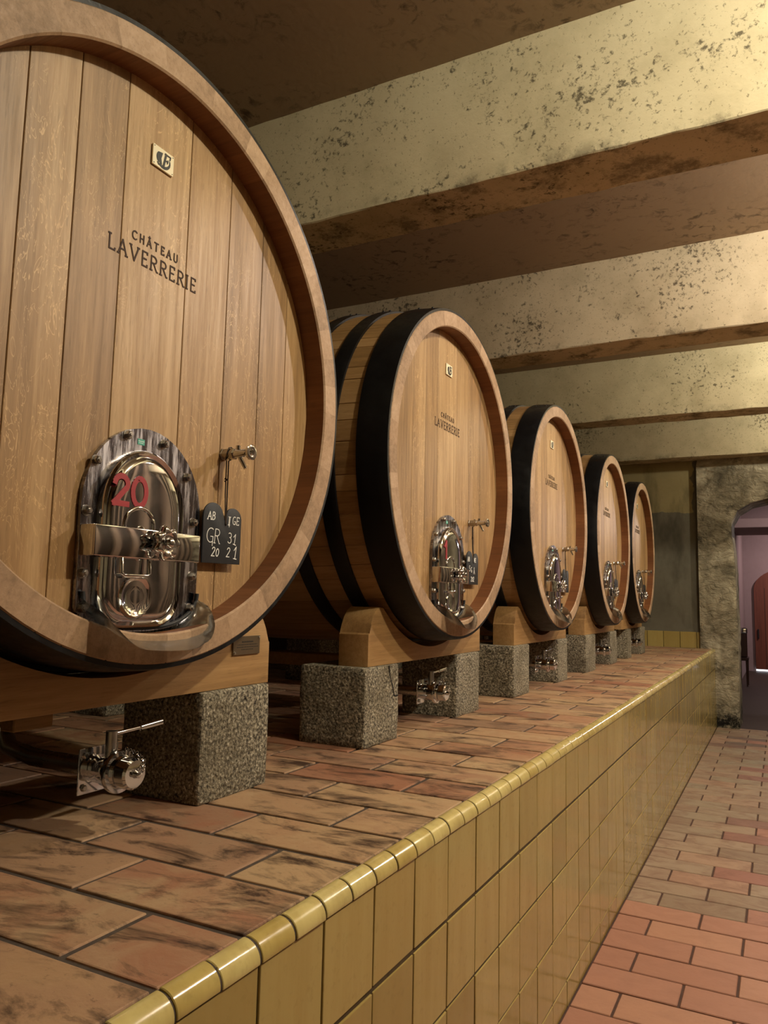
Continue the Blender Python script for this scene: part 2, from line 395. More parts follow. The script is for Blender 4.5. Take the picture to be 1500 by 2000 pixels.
# ------------------------------------------------------------------ the room
YW = 13.8
PX = -1.0            # face of the tiled platform
ZT = -.727           # platform top
def struct(name, bm, mt, label=None, **k):
    o = finish(name, bm, mt, **k); return tag(o, label, kind='structure')
bm = bmesh.new(); box(bm, -1.02, 3.5, -2.5, YW+.02, -2.1, -1.988); struct('floor', bm, GROUT2, 'reddish brown grout bed under the aisle bricks')
bm = bmesh.new(); lay = tid(bm); i = 0
for r in range(-14, 40):
    y0 = 3.995+.2565*r; y1 = y0+.2565-.014
    if y0 > YW: break
    y1 = min(y1, YW+.02)
    xs = [-1.0] + [(-.795 if r % 2 == 0 else -.52)+.5275*n for n in range(0, 9)]
    for a, b in zip(xs, xs[1:]):
        if r < 4 and False: pass
        i += 1; old = 5000 if y0 > 5.45 else 0
        if y1 - y0 > .03: box(bm, a+.006, b-.007, y0, y1, -1.997, -1.98+random.uniform(-.0015, .0015), .004, i*1.37+old)
struct('floor_bricks', bm, FLOOR, 'orange terracotta bricks of the aisle floor, dustier towards the arch', smooth=12)
# ceiling and beams
bm = bmesh.new(); box(bm, -5.3, 3.6, -2.6, YW+.1, 3.25, 3.4); struct('ceiling', bm, CEIL, 'brown stained plaster ceiling between the beams')
BN = ['above the camera', 'nearest in view, pale yellow face above the first cask', 'second in view, pinkish face behind the second cask', 'third in view, yellowish face full of mould specks', 'farthest, against the end wall']
for kx in range(-1, 4):
    y0 = 3.961+3.147*kx
    y1 = min(y0+.41, YW)
    bm = bmesh.new()
    nx = 60
    prof = [(y0, 3.26), (y0, 2.438), (y0+.008, 2.43), (y1-.008, 2.43), (y1, 2.438), (y1, 3.26)]
    rings = []
    for i in range(nx+1):
        x = -5.25+8.8*i/nx
        rings.append([(x, a+random.uniform(-.004, .004), b+(random.uniform(-.004, .004) if b < 3 else 0)) for a, b in prof])
    loops(bm, rings)
    o = finish('ceiling_beam', bm, PLASTER); tag(o, 'plastered ceiling beam, ' + BN[kx+1], kind='structure')
bm = bmesh.new(); box(bm, -5.35, -5.2, -2.6, YW+.1, -2.0, 3.3); struct('wall_left', bm, WALLP)
bm = bmesh.new(); box(bm, 3.5, 3.65, -2.6, YW+.1, -2.0, 3.3); struct('wall_right', bm, DARKW)
for k in range(15):  # unseen upright strips, added so the polished steel reflects light and dark bands
    bm = bmesh.new(); box(bm, 3.30, 3.5, -2.2+1.08*k, -1.85+1.08*k, -1.98, 3.25, .02); struct('added_reflection_strip', bm, STRIPM)
bm = bmesh.new(); box(bm, -5.3, 3.6, -2.65, -2.5, -2.0, 3.3); struct('wall_behind', bm, PLASTER)
# end wall: recessed cement panel and arched part
bm = bmesh.new(); box(bm, -5.3, -1.17, YW, YW+.3, -.9, 3.3); struct('wall_end', bm, ENDW, 'grey cement end wall with peeling yellow paint at the top')
AR = [(-.662,-2.05),(-.655,-1.0),(-.650,-.25),(-.660,.62),(-.685,1.015),(-.71,1.20),(-.70,1.37),(-.60,1.547),(-.393,1.675),(-.144,1.735),(.35,1.78)]
AR = AR + [(1.1-(x+.35)+.25, z) for x, z in AR[:-1][::-1]]
bm = bmesh.new()
YA = 13.72; TH = .95
outer = []
for i, (x, z) in enumerate(AR):   # vertical strips above and beside the opening, front and back
    pass
def densify(p, d=.08):
    q = []
    for a, b in zip(p, p[1:]):
        n_ = max(1, int(math.hypot(b[0]-a[0], b[1]-a[1])/d))
        for k in range(n_): q.append((a[0]+(b[0]-a[0])*k/n_, a[1]+(b[1]-a[1])*k/n_))
    return q+[p[-1]]
D = densify(AR)
nD = len(D)
X0, X1, Z1 = -1.218, 3.55, 2.5
def outpt(i):
    x, z = D[i]
    if z < 1.25: return ((X0 if i < nD/2 else X1), z)
    # fan towards the top edge and corners
    cx = .35; a = math.atan2(z-.9, x-cx)
    dx, dz = math.cos(a), math.sin(a)
    tt = min(((X1-cx)/dx if dx > 1e-6 else 1e9), ((X0-cx)/dx if dx < -1e-6 else 1e9), ((Z1-.9)/dz if dz > 1e-6 else 1e9))
    return (cx+dx*tt, .9+dz*tt)
NR = 12
rows = []
for i in range(nD):
    ox, oz = outpt(i); x, z = D[i]
    rows.append([(x+(ox-x)*k/NR, YA, z+(oz-z)*k/NR) for k in range(NR+1)])
jit = lambda p, s_: (p[0]+random.uniform(-s_, s_)*.4, p[1]+random.uniform(-s_, s_), p[2])
V = [[bm.verts.new(jit(p, .010) if 0 < k < NR else (p[0], p[1]+(.03 if k == 0 else 0), p[2])) for k, p in enumerate(r)] for r in rows]
for a, b in zip(V, V[1:]):
    for k in range(NR): bm.faces.new((a[k], a[k+1], b[k+1], b[k]))
# soffit
SO = [[bm.verts.new((D[i][0]+random.uniform(-.006, .006), YA+TH*q/5, D[i][1])) for q in range(1, 6)] for i in range(nD)]
for i in range(nD-1):
    c0 = [V[i][0]]+SO[i]; c1 = [V[i+1][0]]+SO[i+1]
    for q in range(5): bm.faces.new((c0[q], c1[q], c1[q+1], c0[q+1]))
# back skin
BK = [bm.verts.new((outpt(i)[0], YA+TH, outpt(i)[1])) for i in range(nD)]
for i in range(nD-1): bm.faces.new((SO[i][-1], SO[i+1][-1], BK[i+1], BK[i])); bm.faces.new((V[i][-1], BK[i], BK[i+1], V[i+1][-1]))
struct('wall_arch', bm, ROCK, 'rough rendered wall with a rounded arched passage, black damp at its foot', smooth=60)
bm = bmesh.new(); box(bm, -1.2, -.70, YA+.1, YA+TH-.02, -2.0, 3.3); box(bm, X0, X1, YA+.1, YA+TH, 2.3, 3.3); struct('wall_arch_core', bm, WALLP)
# splash row of yellow tiles on the end wall
bm = bmesh.new()
for k in range(0, 16):
    x1 = -1.016-.2635*k
    box(bm, x1-.257, x1, YW-.022, YW+.01, ZT-.01, -.465, .004, 300+k)
o = finish('tile_upstand', bm, GLAZE, smooth=12); tag(o, 'row of olive yellow tiles along the foot of the end wall', kind='structure')
# ------------------------------------------------------------------ platform
plat = empty('platform', (-1.5, 1.0, -1.98), 'long raised platform with yellow tiled side and terracotta top carrying the casks', kind='structure')
bm = bmesh.new(); box(bm, -5.25, PX-.012, -.6, YW, -2.0, ZT-.0055); finish('platform_core', bm, GROUT, plat)
bm = bmesh.new(); box(bm, PX-.02, PX-.0045, -.6, YW, -2.0, -.772); finish('wall_tile_grout', bm, GROUTW, plat)
bm = bmesh.new(); i = 0
ys = [1.391+.2575*k for k in range(-6, 49)]
for r, (ya_, yb) in enumerate(zip(ys, ys[1:])):
    yb = min(yb, YW)
    x = -1.042; first = True
    half = (r % 2 == 1)
    # row starting at y=1.133 has a joint at x=-1.30
    while x > -4.9:
        L = .262 if (first and half) else .53; first = False
        i += 1
        dz = random.uniform(-.003, .002)
        vs = box(bm, x-L+.0085, x-.0085, ya_+.0085, yb-.0085, ZT-.03, ZT+dz*.6, .004, i*1.73, seg=2)
        x -= L
finish('top_paving', bm, TERRA, plat, smooth=12)
bm = bmesh.new(); i = 0
zr = [-.772, -1.039, -1.313, -1.588, -1.858, -1.985]
for ya_, yb in zip(ys, ys[1:]):
    yb = min(yb, YW)
    for z1, z0 in zip(zr, zr[1:]):
        i += 1; g = .0032; gz = .0042 if z1 != -.772 else .0015
        vs = box(bm, PX-.02, PX, ya_+g, yb-g, z0+gz+(.004 if z0 == -1.039 else 0), z1-gz-(.004 if z1 == -1.039 else 0), .003, i*1.11, seg=2)
        ty, tz, t0 = random.uniform(-.007, .007), random.uniform(-.007, .007), random.uniform(-.0012, .001)
        cy, cz = (ya_+yb)/2, (z0+z1)/2
        for v in vs:
            if v.co.x > PX-.01: v.co.x += (v.co.y-cy)*ty+(v.co.z-cz)*tz+t0
finish('side_tiles', bm, GLAZE, plat, smooth=12)
# bullnose edge pieces
bm = bmesh.new(); lay = tid(bm); i = 0
yy = ys[0]
while yy < YW-.02:
    i += 1; y0, y1 = yy+.0035, min(yy+.12875, YW)-.0035
    dx, dz = random.uniform(-.001, .001), random.uniform(-.001, .001)
    pr = [(-1.040, -.740), (-1.040, -.724)] + [(-1.036+.043*math.sin(a), -.766+.043*math.cos(a)) for a in [math.radians(q) for q in range(0, 91, 10)]] + [(-.994, -.770), (-1.012, -.770)]
    rings = []
    for y_, sh in ((y0, .0015), (y0+.002, 0), (y1-.002, 0), (y1, .0015)):
        rings.append([(px_+dx-(sh if px_ > -1.03 else 0), y_, pz_+dz-(sh if pz_ > -.74 else 0)) for px_, pz_ in pr])
    n0 = len(bm.faces); loops(bm, rings); bm.faces.ensure_lookup_table()
    for f_ in bm.faces[n0:]: f_[lay] = 700+i*1.3
    yy += .12875
finish('edge_tiles', bm, LIPM, plat, smooth=20)
bm = bmesh.new()
pr = [(-1.040, -.745), (-1.040, -.728)] + [(-1.036+.0395*math.sin(a), -.766+.0395*math.cos(a)) for a in [math.radians(q) for q in range(0, 91, 15)]] + [(-.9975, -.773), (-1.03, -.773)]
loops(bm, [[(a, y_, b) for a, b in pr] for y_ in (-.6, YW)]); finish('edge_grout', bm, GROUT, plat)

# ------------------------------------------------------------------ next room beyond the arch
bm = bmesh.new(); box(bm, -3.5, 5, YW, 26.5, -2.1, -1.984); struct('floor_next_room', bm, DARKF, 'dark floor of the room beyond the arch')
bm = bmesh.new(); box(bm, -3.5, 5, 26, 26.3, -2.05, 3.6); struct('wall_far', bm, PINKW, 'white wall of the room beyond the arch, its pink light painted in as mauve')
bm = bmesh.new(); box(bm, -1.25, -1.02, 18.6, 26.1, -2.05, 3.6); struct('wall_side', bm, PINKW)
bm = bmesh.new(); box(bm, -3.5, -1.0, 14.6, 14.75, -2.05, 3.6); box(bm, 4.2, 4.4, 14.6, 26.1, -2.05, 3.6); struct('wall_next_room', bm, WALLP)
bm = bmesh.new(); box(bm, -3.5, 5, 14.5, 26.3, 3.3, 3.5); struct('ceiling_next_room', bm, WALLP)
bm = bmesh.new(); box(bm, -1.1, 4.3, 20, 22.3, 1.84, 2.06, .01); struct('trim_1', bm, PINKW, 'pinkish beam across the room beyond the arch')
DC = (.12, 25.96, -1.975)
door = empty('door', DC, 'arched red brown wooden door in the far room beyond the arch', 'door')
pts = [(-.87, 0.02), (-.87, 2.42)] + [(-.87+.87*(1-math.cos(math.radians(a))), 2.42+.62*math.sin(math.radians(a))) for a in range(8, 181, 8)] + [(.87, 2.42), (.87, 0.02)]
bm = bmesh.new()
a_ = [bm.verts.new((p[0], -.05, p[1]+.04)) for p in pts]; b_ = [bm.verts.new((p[0], 0, p[1]+.04)) for p in pts]
bm.faces.new(a_); bm.faces.new(b_[::-1])
for i in range(len(pts)): bm.faces.new((a_[i], a_[(i+1) % len(pts)], b_[(i+1) % len(pts)], b_[i]))
finish('door_panel', bm, DOORW, door, DC)
bm = bmesh.new()
for k in range(1, 6): box(bm, -.87+.29*k-.006, -.87+.29*k+.006, -.056, -.049, .1, 2.5)
finish('board_joint', bm, CHAIRW, door, DC)
bm = bmesh.new(); box(bm, -.80, -.76, -.10, -.05, .98, 1.26, .008); finish('handle', bm, RUBBER, door, DC)
bm = bmesh.new(); box(bm, -.87, .87, -.02, -.002, .012, .055); finish('daylight_gap', bm, DAYL, door, DC); 
# chair beside the passage
CC = (-.87, 21.0, -1.98)
ch = empty('chair', CC, 'dark chair with a metal capped back, half hidden behind the arch', 'chair')
bm = bmesh.new(); box(bm, -.12, .08, -.05, .03, .70, 1.30, .02); finish('backrest', bm, CHAIRW, ch, CC)
bm = bmesh.new(); box(bm, -.13, .09, -.07, .05, 1.27, 1.42, .03, seg=3); finish('back_cap', bm, CHROME, ch, CC)
bm = bmesh.new(); box(bm, -.13, .10, -.10, .45, .62, .70, .015); finish('seat', bm, CHAIRW, ch, CC)
for lx, ly in ((-.10, -.06), (.06, -.06), (-.10, .4), (.06, .4)):
    bm = bmesh.new(); tube(bm, [(lx, ly, 0), (lx, ly, .64)], [.018, .026]); finish('leg', bm, CHAIRW, ch, CC)

# ------------------------------------------------------------------ casks
XF = -1.64
def body_r(x):      # x from 0 (front rim) to -2.4
    t = (x+1.2)/1.2
    return .957+.060*(1-t*t)
ZB = 1.04           # the cask's base point lies this far under its axis
def make_cask(yc, zc):
    F = (XF, yc, zc)
    root = empty('oak_cask', (XF-.3, yc, zc-ZB+.06))
    # staves
    bm = bmesh.new(); lay = tid(bm); n = 52; sub = 4
    prof = [(-.125, .862, 2), (-.085, .866, 2), (-.006, .866, 2), (0, .872, 1), (0, .951, 1), (-.006, .957, 0)] + [(-.1*k, body_r(-.1*k), 0) for k in range(1, 24)] + [(-2.394, .957, 0), (-2.4, .951, 1), (-2.4, .872, 1), (-2.394, .866, 2), (-2.275, .862, 2)]
    rng = random.Random(5)
    edges = sorted([(k + rng.uniform(-.25, .25))/n for k in range(n)])
    angs = []
    for k in range(n):
        a0 = edges[k]; a1 = edges[(k+1) % n] + (1 if k == n-1 else 0)
        angs += [(a0, 1, k), (a0+(a1-a0)*.04, 0, k), (a0+(a1-a0)*.35, 0, k), (a0+(a1-a0)*.65, 0, k), (a0+(a1-a0)*.96, 0, k)]
    vr = []
    for x, r, mi in prof:
        vr.append([bm.verts.new((x, (r-(.0035 if g else 0)*(1 if r > .9 and x < -.003 else 0))*math.cos(2*math.pi*a), (r-(.0035 if g and r > .9 and x < -.003 else 0))*math.sin(2*math.pi*a))) for a, g, k in angs])
    m_ = len(angs)
    for j in range(len(prof)-1):
        mi = 1 if (prof[j][2] == 1 and prof[j+1][2] == 1) else (2 if prof[j][2] == 2 and prof[j+1][2] == 2 else (1 if 1 in (prof[j][2], prof[j+1][2]) else 0))
        for i in range(m_):
            fc = bm.faces.new((vr[j][i], vr[j][(i+1) % m_], vr[j+1][(i+1) % m_], vr[j+1][i])); fc.material_index = mi; fc[lay] = angs[i][2]*1.7+3
    finish('staves', bm, [OAKX, OAKEND, OAKIN], root, F, smooth=28)
    # head planks
    bm = bmesh.new()
    us = [-.87, -.70, -.51, -.342, -.166, .117, .331, .53, .70, .87]
    for k, (u0, u1) in enumerate(zip(us, us[1:])):
        a, b = u0+.0012, u1-.0012; R = .8685
        aa = [a+(b-a)*i/10 for i in range(11)]
        top = [(u, math.sqrt(max(0, R*R-u*u))) for u in aa]; bot = [(u, -math.sqrt(max(0, R*R-u*u))) for u in aa[::-1]]
        pp = [p for i, p in enumerate(top+bot) if True]
        q = []
        for p in pp:
            if not q or math.hypot(p[0]-q[-1][0], p[1]-q[-1][1]) > 1e-4: q.append(p)
        if math.hypot(q[0][0]-q[-1][0], q[0][1]-q[-1][1]) < 1e-4: q.pop()
        prism(bm, q, -.125, -.09, .0018, 0, 11+k*2.3, 1)
    finish('head', bm, OAK, root, F, smooth=30)
    bm = bmesh.new(); lathe_x(bm, [(-2.28, .866), (-2.31, .866)], n=64); finish('rear_head', bm, OAKX, root, F)
    bm = bmesh.new(); lathe_x(bm, [(-.14, .86), (-.13, .86)], n=48); finish('head_backing', bm, BURN, root, F)
    # hoops
    for a, b in ((-.004, -.172), (-.292, -.378), (-.515, -.598), (-1.802, -1.885), (-2.022, -2.108), (-2.228, -2.396)):
        bm = bmesh.new(); n_ = 6
        xs = [a+(b-a)*i/n_ for i in range(n_+1)]
        t_ = .015
        pr = [(a, body_r(a)-.004)] + [(x, body_r(x)+t_-(.003 if i in (0, n_) else 0)) for i, x in enumerate(xs)] + [(b, body_r(b)-.004)]
        lathe_x(bm, pr, n=128, cap=False)
        # riveted lap
        for rx in ((a*.75+b*.25), (a*.25+b*.75)):
            for ang in (86, 112):
                c_, s_ = math.cos(math.radians(ang)), math.sin(math.radians(ang)); rr = body_r(rx)+t_
                sphere(bm, (rx, rr*c_, rr*s_), .007)
        finish('hoop', bm, HOOP, root, F, smooth=30)
    hx0 = -.09
    # name plate
    bm = bmesh.new(); u0, u1, v0, v1 = -.066, .027, .607, .676
    box(bm, hx0+.002, hx0+.008, u0, u1, v0, v1, .001); pl = finish('name_plate', bm, IVORY, root, F); tag(pl, 'small ivory plate with a black emblem')
    bm = bmesh.new(); cu, cv = -.020, .641; X_ = hx0+.0082
    o_ = [(cu+.031*math.cos(math.radians(a)), cv+.027*math.sin(math.radians(a))) for a in range(140, 215, 7)]
    i_ = [(-.026, .622), (-.030, .641), (-.024, .662)]
    prism(bm, o_+i_, X_, X_+.001)
    oc = [(cu+.031*math.cos(math.radians(a)), cv-.002+.028*math.sin(math.radians(a))) for a in range(235, 381, 8)]
    ic = [(cu-.003+.029*math.cos(math.radians(a)), cv+.003+.024*math.sin(math.radians(a))) for a in range(378, 236, -8)]
    prism(bm, oc+ic, X_, X_+.001)
    stroke(bm, [(-.019, .619), (-.010, .664)], X_, .0075)
    stroke(bm, [(-.014, .664), (.010, .664), (.008, .655)], X_, .004)
    stroke(bm, [(-.012, .643), (-.001, .643)], X_, .004); stroke(bm, [(-.001, .648), (-.003, .637)], X_, .003)
    stroke(bm, [(-.024, .619), (-.013, .619)], X_, .003); stroke(bm, [(-.044, .622), (-.040, .617), (-.034, .620)], X_, .005)
    for a, b in ((u0+.006, v0+.006), (u1-.006, v0+.006), (u0+.006, v1-.006), (u1-.006, v1-.006)): lathe_x(bm, [(X_-.001, .0016), (X_+.001, .0016)], a, b, 8)
    e_ = finish('emblem', bm, INK, pl, F)
    # branded name
    bm = bmesh.new()
    write(bm, 'CHaTEAU', -.122, .334, .026, hx0+.0002, .0042, .50, 1.0, .0012)
    write(bm, 'LAVERRERIE', -.212, .266, .046, hx0+.0002, .0050, .29, 1.0, .0012)
    finish('branded_name', bm, BURN, root, F)
    # ------------ manhole
    cu = -.018; hw = .243
    def outline(hw, vtop, vspr, vside, vbot, cc, nb=10):
        p = [(cc+hw*math.cos(math.radians(a)), vspr+(vtop-vspr)*math.sin(math.radians(a))) for a in range(0, 181, 9)]
        p += [(cc-hw, vside)] + [(cc-hw*math.cos(math.radians(a)), vside-(vside-vbot)*math.sin(math.radians(a))) for a in range(9, 180, 9)] + [(cc+hw, vside)]
        return p
    bm = bmesh.new(); prism(bm, outline(hw, -.246, -.50, -.79, -.862, cu), hx0+.001, hx0+.016, .003)
    mh = finish('manhole_frame', bm, FRAME, root, F)
    bm = bmesh.new(); cc = -.042
    base = outline(.163, -.318, -.50, -.70, -.838, cc)
    # straighter bottom with rounded corners
    base = [(cc+.163*math.cos(math.radians(a)), -.50+.182*math.sin(math.radians(a))) for a in range(0, 181, 6)]
    base += [(cc-.163, -.58), (cc-.163, -.66), (cc-.163, -.745)]
    base += [(cc-.163+.09*(1-math.cos(math.radians(a))), -.755-.095*math.sin(math.radians(a))) for a in range(15, 91, 15)]
    base += [(cc-.03, -.851), (cc+.03, -.851)]
    base += [(cc+.163-.09*(1-math.cos(math.radians(a))), -.755-.095*math.sin(math.radians(a))) for a in range(90, 14, -15)]
    base += [(cc+.163, -.745), (cc+.163, -.66), (cc+.163, -.58)]
    def sc_(k): return [(cc+(u-cc)*k, -.585+(v+.585)*(1-(1-k)*.75)) for u, v in base]
    rr = []
    for k, d in ((1.0, .012), (1.0, .030), (.985, .040), (.955, .045), (.925, .040), (.90, .037), (.875, .040), (.85, .046), (.80, .049), (.6, .0505), (.3, .0515), (.06, .052)):
        rr.append([(hx0+d, u, v) for u, v in sc_(k)])
    loops(bm, rr)
    dr = finish('manhole_door', bm, CHROME, mh, F, smooth=60)
    bm = bmesh.new(); ring(bm, hx0+.049, cc-.034, -.555, .058, .008)
    finish('embossed_ring', bm, CHROME, mh, F, smooth=60); bm = bmesh.new()
    lathe_x(bm, [(hx0+.035, .068), (hx0+.050, .066), (hx0+.058, .060), (hx0+.056, .052), (hx0+.050, .046), (hx0+.052, .02)], cc-.034, -.758, 28)
    finish('embossed_ring', bm, CHROME, mh, F, smooth=60)
    bm = bmesh.new(); tube(bm, [(hx0+.045, cc-.108, -.63), (hx0+.066, cc-.108, -.64), (hx0+.068, cc-.108, -.690), (hx0+.068, cc-.100, -.70), (hx0+.068, cc-.01, -.70), (hx0+.068, cc-.002, -.690), (hx0+.066, cc-.002, -.64), (hx0+.045, cc-.002, -.63)], .007, 10)
    finish('grab_handle', bm, CHROME, mh, F, smooth=60)
    # clamp bar: channel with returns
    bm = bmesh.new()
    box(bm, hx0+.060, hx0+.074, -.258, .168, -.648, -.560, .004, seg=2)
    box(bm, hx0+.014, hx0+.070, -.260, -.246, -.648, -.560, .004, seg=2); box(bm, hx0+.014, hx0+.070, .150, .168, -.642, -.566, .004, seg=2)
    finish('clamp_bar', bm, CHROME, mh, F)
    # knob
    bm = bmesh.new(); ku, kv = -.016, -.598; n_ = 42
    def lob(R, a_): return [(0, R*(1+a_*math.cos(7*2*math.pi*i/n_))*math.cos(2*math.pi*i/n_), R*(1+a_*math.cos(7*2*math.pi*i/n_))*math.sin(2*math.pi*i/n_)) for i in range(n_)]
    rr = []
    for x, R, a_ in ((.072, .020, 0), (.080, .022, 0), (.084, .036, .08), (.092, .046, .15), (.106, .048, .16), (.114, .044, .15), (.118, .036, .08), (.114, .026, 0), (.112, .022, 0), (.113, .016, 0), (.126, .014, 0), (.130, .009, 0)):
        rr.append([(hx0+x, ku+p[1], kv+p[2]) for p in lob(R, a_)])
    loops(bm, rr); finish('hand_knob', bm, CHROME, mh, F, smooth=60)
    for bu, bv in ((-.116, -.272), (.045, -.272), (-.227, -.367), (.155, -.362), (-.250, -.513), (.196, -.506), (-.250, -.687), (.200, -.682), (-.248, -.785), (.198, -.785)):
        bm = bmesh.new()
        bu += .006 if bu < 0 else -.004; bv -= .008
        lathe_x(bm, [(hx0+.014, .016), (hx0+.018, .016)], bu, bv, 16); lathe_x(bm, [(hx0+.018, .0125), (hx0+.030, .0125), (hx0+.033, .009)], bu, bv, 6)
        lathe_x(bm, [(hx0+.030, .006), (hx0+.036, .005)], bu, bv, 10)
        finish('bolt', bm, BRUSH, mh, F)
    bm = bmesh.new(); box(bm, hx0+.0162, hx0+.0172, -.068, -.040, -.300, -.282); st = finish('sticker', bm, TEAL, mh, F)
    bm = bmesh.new(); box(bm, hx0+.0173, hx0+.0176, -.066, -.042, -.290, -.288); box(bm, hx0+.0173, hx0+.0176, -.064, -.046, -.295, -.2935); bm2 = finish('sticker_print', bm, WHITE, mh, F)
    # pouring apron
    def ucurve(hwx, vs, vb, d0, d1, n_=32, c0=-.012, ex=.6, dr=.7):
        P = []
        for i in range(n_+1):
            a = math.pi*i/n_; s_ = math.sin(a); c_ = math.cos(a)
            P.append((hx0+d0+(d1-d0)*s_**dr, c0-hwx*math.copysign(abs(c_)**ex, c_), vs-(vs-vb)*s_))
        return P
    bm = bmesh.new()
    A = ucurve(.236, -.755, -.862, .018, .018, ex=.75)
    FE = [(-.255, .02, -.760), (-.262, .062, -.773), (-.262, .125, -.800), (-.238, .180, -.856), (-.190, .190, -.893), (-.10, .165, -.907), (.0, .158, -.913), (.08, .148, -.912), (.15, .130, -.900), (.205, .115, -.868), (.226, .098, -.832), (.234, .072, -.797), (.236, .022, -.768)]
    Dd = []
    for i in range(33):
        t = i/32*(len(FE)-1); j = min(int(t), len(FE)-2); q = t-j
        P0, P1, P2, P3 = [FE[max(0, min(len(FE)-1, j+o))] for o in (-1, 0, 1, 2)]
        v_ = [.5*(2*P1[c]+(P2[c]-P0[c])*q+(2*P0[c]-5*P1[c]+4*P2[c]-P3[c])*q*q+(3*P1[c]-P0[c]-3*P2[c]+P3[c])*q**3) for c in range(3)]
        Dd.append((hx0+v_[1], v_[0], v_[2]+(.004*math.sin(i*1.3) if i > 20 else 0)))
    def lerp3(k, sg):
        o = []
        for i, (p, q) in enumerate(zip(A, Dd)):
            s_ = math.sin(math.pi*i/32)
            o.append((p[0]+(q[0]-p[0])*k, p[1]+(q[1]-p[1])*k+(-sg if i < 16 else sg)*.5*(1-s_), p[2]+(q[2]-p[2])*k-sg*s_*.3))
        return o
    B = lerp3(.3, -.003); Cc = lerp3(.66, -.003)
    loops(bm, [A, B, Cc, Dd], False, 0, False)
    bmesh.ops.solidify(bm, geom=bm.faces[:], thickness=.004)
    finish('pouring_apron', bm, SATIN, root, F, smooth=60)
    bm = bmesh.new(); P = [(x+.004, y, z+.006) for x, y, z in ucurve(.232, -.752, -.857, .02, .02, ex=.75)]
    tube(bm, P, .007, 8); finish('rubber_seal', bm, RUBBER, mh, F, smooth=60)
    # sampling tap
    tu, tv = .348, -.258
    bm = bmesh.new(); lathe_x(bm, [(hx0+.001, .022), (hx0+.006, .022), (hx0+.008, .020), (hx0+.052, .021), (hx0+.056, .017)], tu, tv, 6)
    tp = finish('sampling_tap', bm, BRUSH, root, F)
    bm = bmesh.new(); lathe_x(bm, [(hx0+.054, .015), (hx0+.110, .0145), (hx0+.113, .018), (hx0+.118, .026), (hx0+.127, .027), (hx0+.130, .022), (hx0+.127, .012), (hx0+.132, .008)], tu, tv, 20)
    finish('tap_barrel', bm, CHROME, tp, F, smooth=50)
    bm = bmesh.new(); tube(bm, [(hx0+.070, tu+.004, tv-.010), (hx0+.092, tu+.012, tv-.052)], [.008, .0065], 8); tube(bm, [(hx0+.066, tu, tv+.012), (hx0+.066, tu, tv+.028)], .008, 8)
    finish('tap_lever', bm, CHROME, tp, F, smooth=50)
    return root
def copy_tree(o, parent=None):
    c = o.copy(); C.objects.link(c)
    if parent is not None: c.parent = parent
    for chd in [q for q in o.children]: copy_tree(chd, c)
    return c
CASKS = [(1.727, .745), (4.12, .728), (6.435, .715), (8.78, .705), (10.84, .69)]
LAB = ['largest foreground oak cask with a red 20 on its manhole door',
       'second oak cask in the row, its black hoops and staves showing beside the largest cask',
       'third oak cask in the row, middle one of the five',
       'fourth oak cask in the row, second smallest in view, before the last one',
       'fifth and farthest oak cask, narrowest in view, beside the grey end wall']
GRP = 'oak casks in a row on the tiled platform'
first = make_cask(*CASKS[0]); tag(first, LAB[0], 'cask', GRP); casks = [first]
for k, (yc, zc) in enumerate(CASKS[1:], 1):
    c = copy_tree(first); s_ = .985
    c.scale = (s_, s_, s_)
    # keep the axis height and front face where they belong
    o0 = Vector((XF-.3, yc, zc-(ZB-.06)*s_)) + Vector((.3*(1-s_), 0, 0)) + Vector((0, 0, ZF))
    c.location = o0*S; ORG[c.name] = o0
    tag(c, LAB[k], 'cask', GRP); casks.append(c)
def numeral(cask, text, yc, zc):
    mh = [q for q in cask.children if q.name.startswith('manhole_frame')][0]
    bm = bmesh.new(); s_ = 1 if cask is first else .985
    x = -.09+.0502
    ru = -.150 if len(text) == 2 else -.12
    h = .088; wd = .021
    if text == '20':
        P2 = [(-.181+.056*p[0], -.497+.088*p[1]) for p in arc(.48, .72, .42, .24, 175, -25, 12)+[(.06, .07), (.04, .06), (.95, .06)]]
        P0 = [(-.083+.026*math.cos(math.radians(t)), -.451+.040*math.sin(math.radians(t))) for t in range(90, 451, 15)]
        stroke(bm, P2, x, .0165, .0025); stroke(bm, P0, x, .016, .0025)
    else:
        stroke(bm, [(ru-.040, -.440), (ru-.018, -.412), (ru-.018, -.505)], x, .017, .0025)
    bmesh.ops.recalc_face_normals(bm, faces=bm.faces[:])
    me_off = (XF, yc, zc)
    o = finish('painted_number', bm, RED, mh, (XF, CASKS[0][0], CASKS[0][1])) if cask is first else None
    if o is None:
        ORG['_tmp'] = ORG[first.name]
        class P_: name = first.name
        bm2 = bm
        o = finish('painted_number', bm2, RED, first, (XF, CASKS[0][0], CASKS[0][1])); o.parent = mh
    tag(o, 'red painted number ' + text)
ORG_first = ORG[first.name]
for q in first.children_recursive: ORG[q.name] = ORG_first
numeral(first, '20', *CASKS[0]); numeral(casks[1], '1', *CASKS[1])

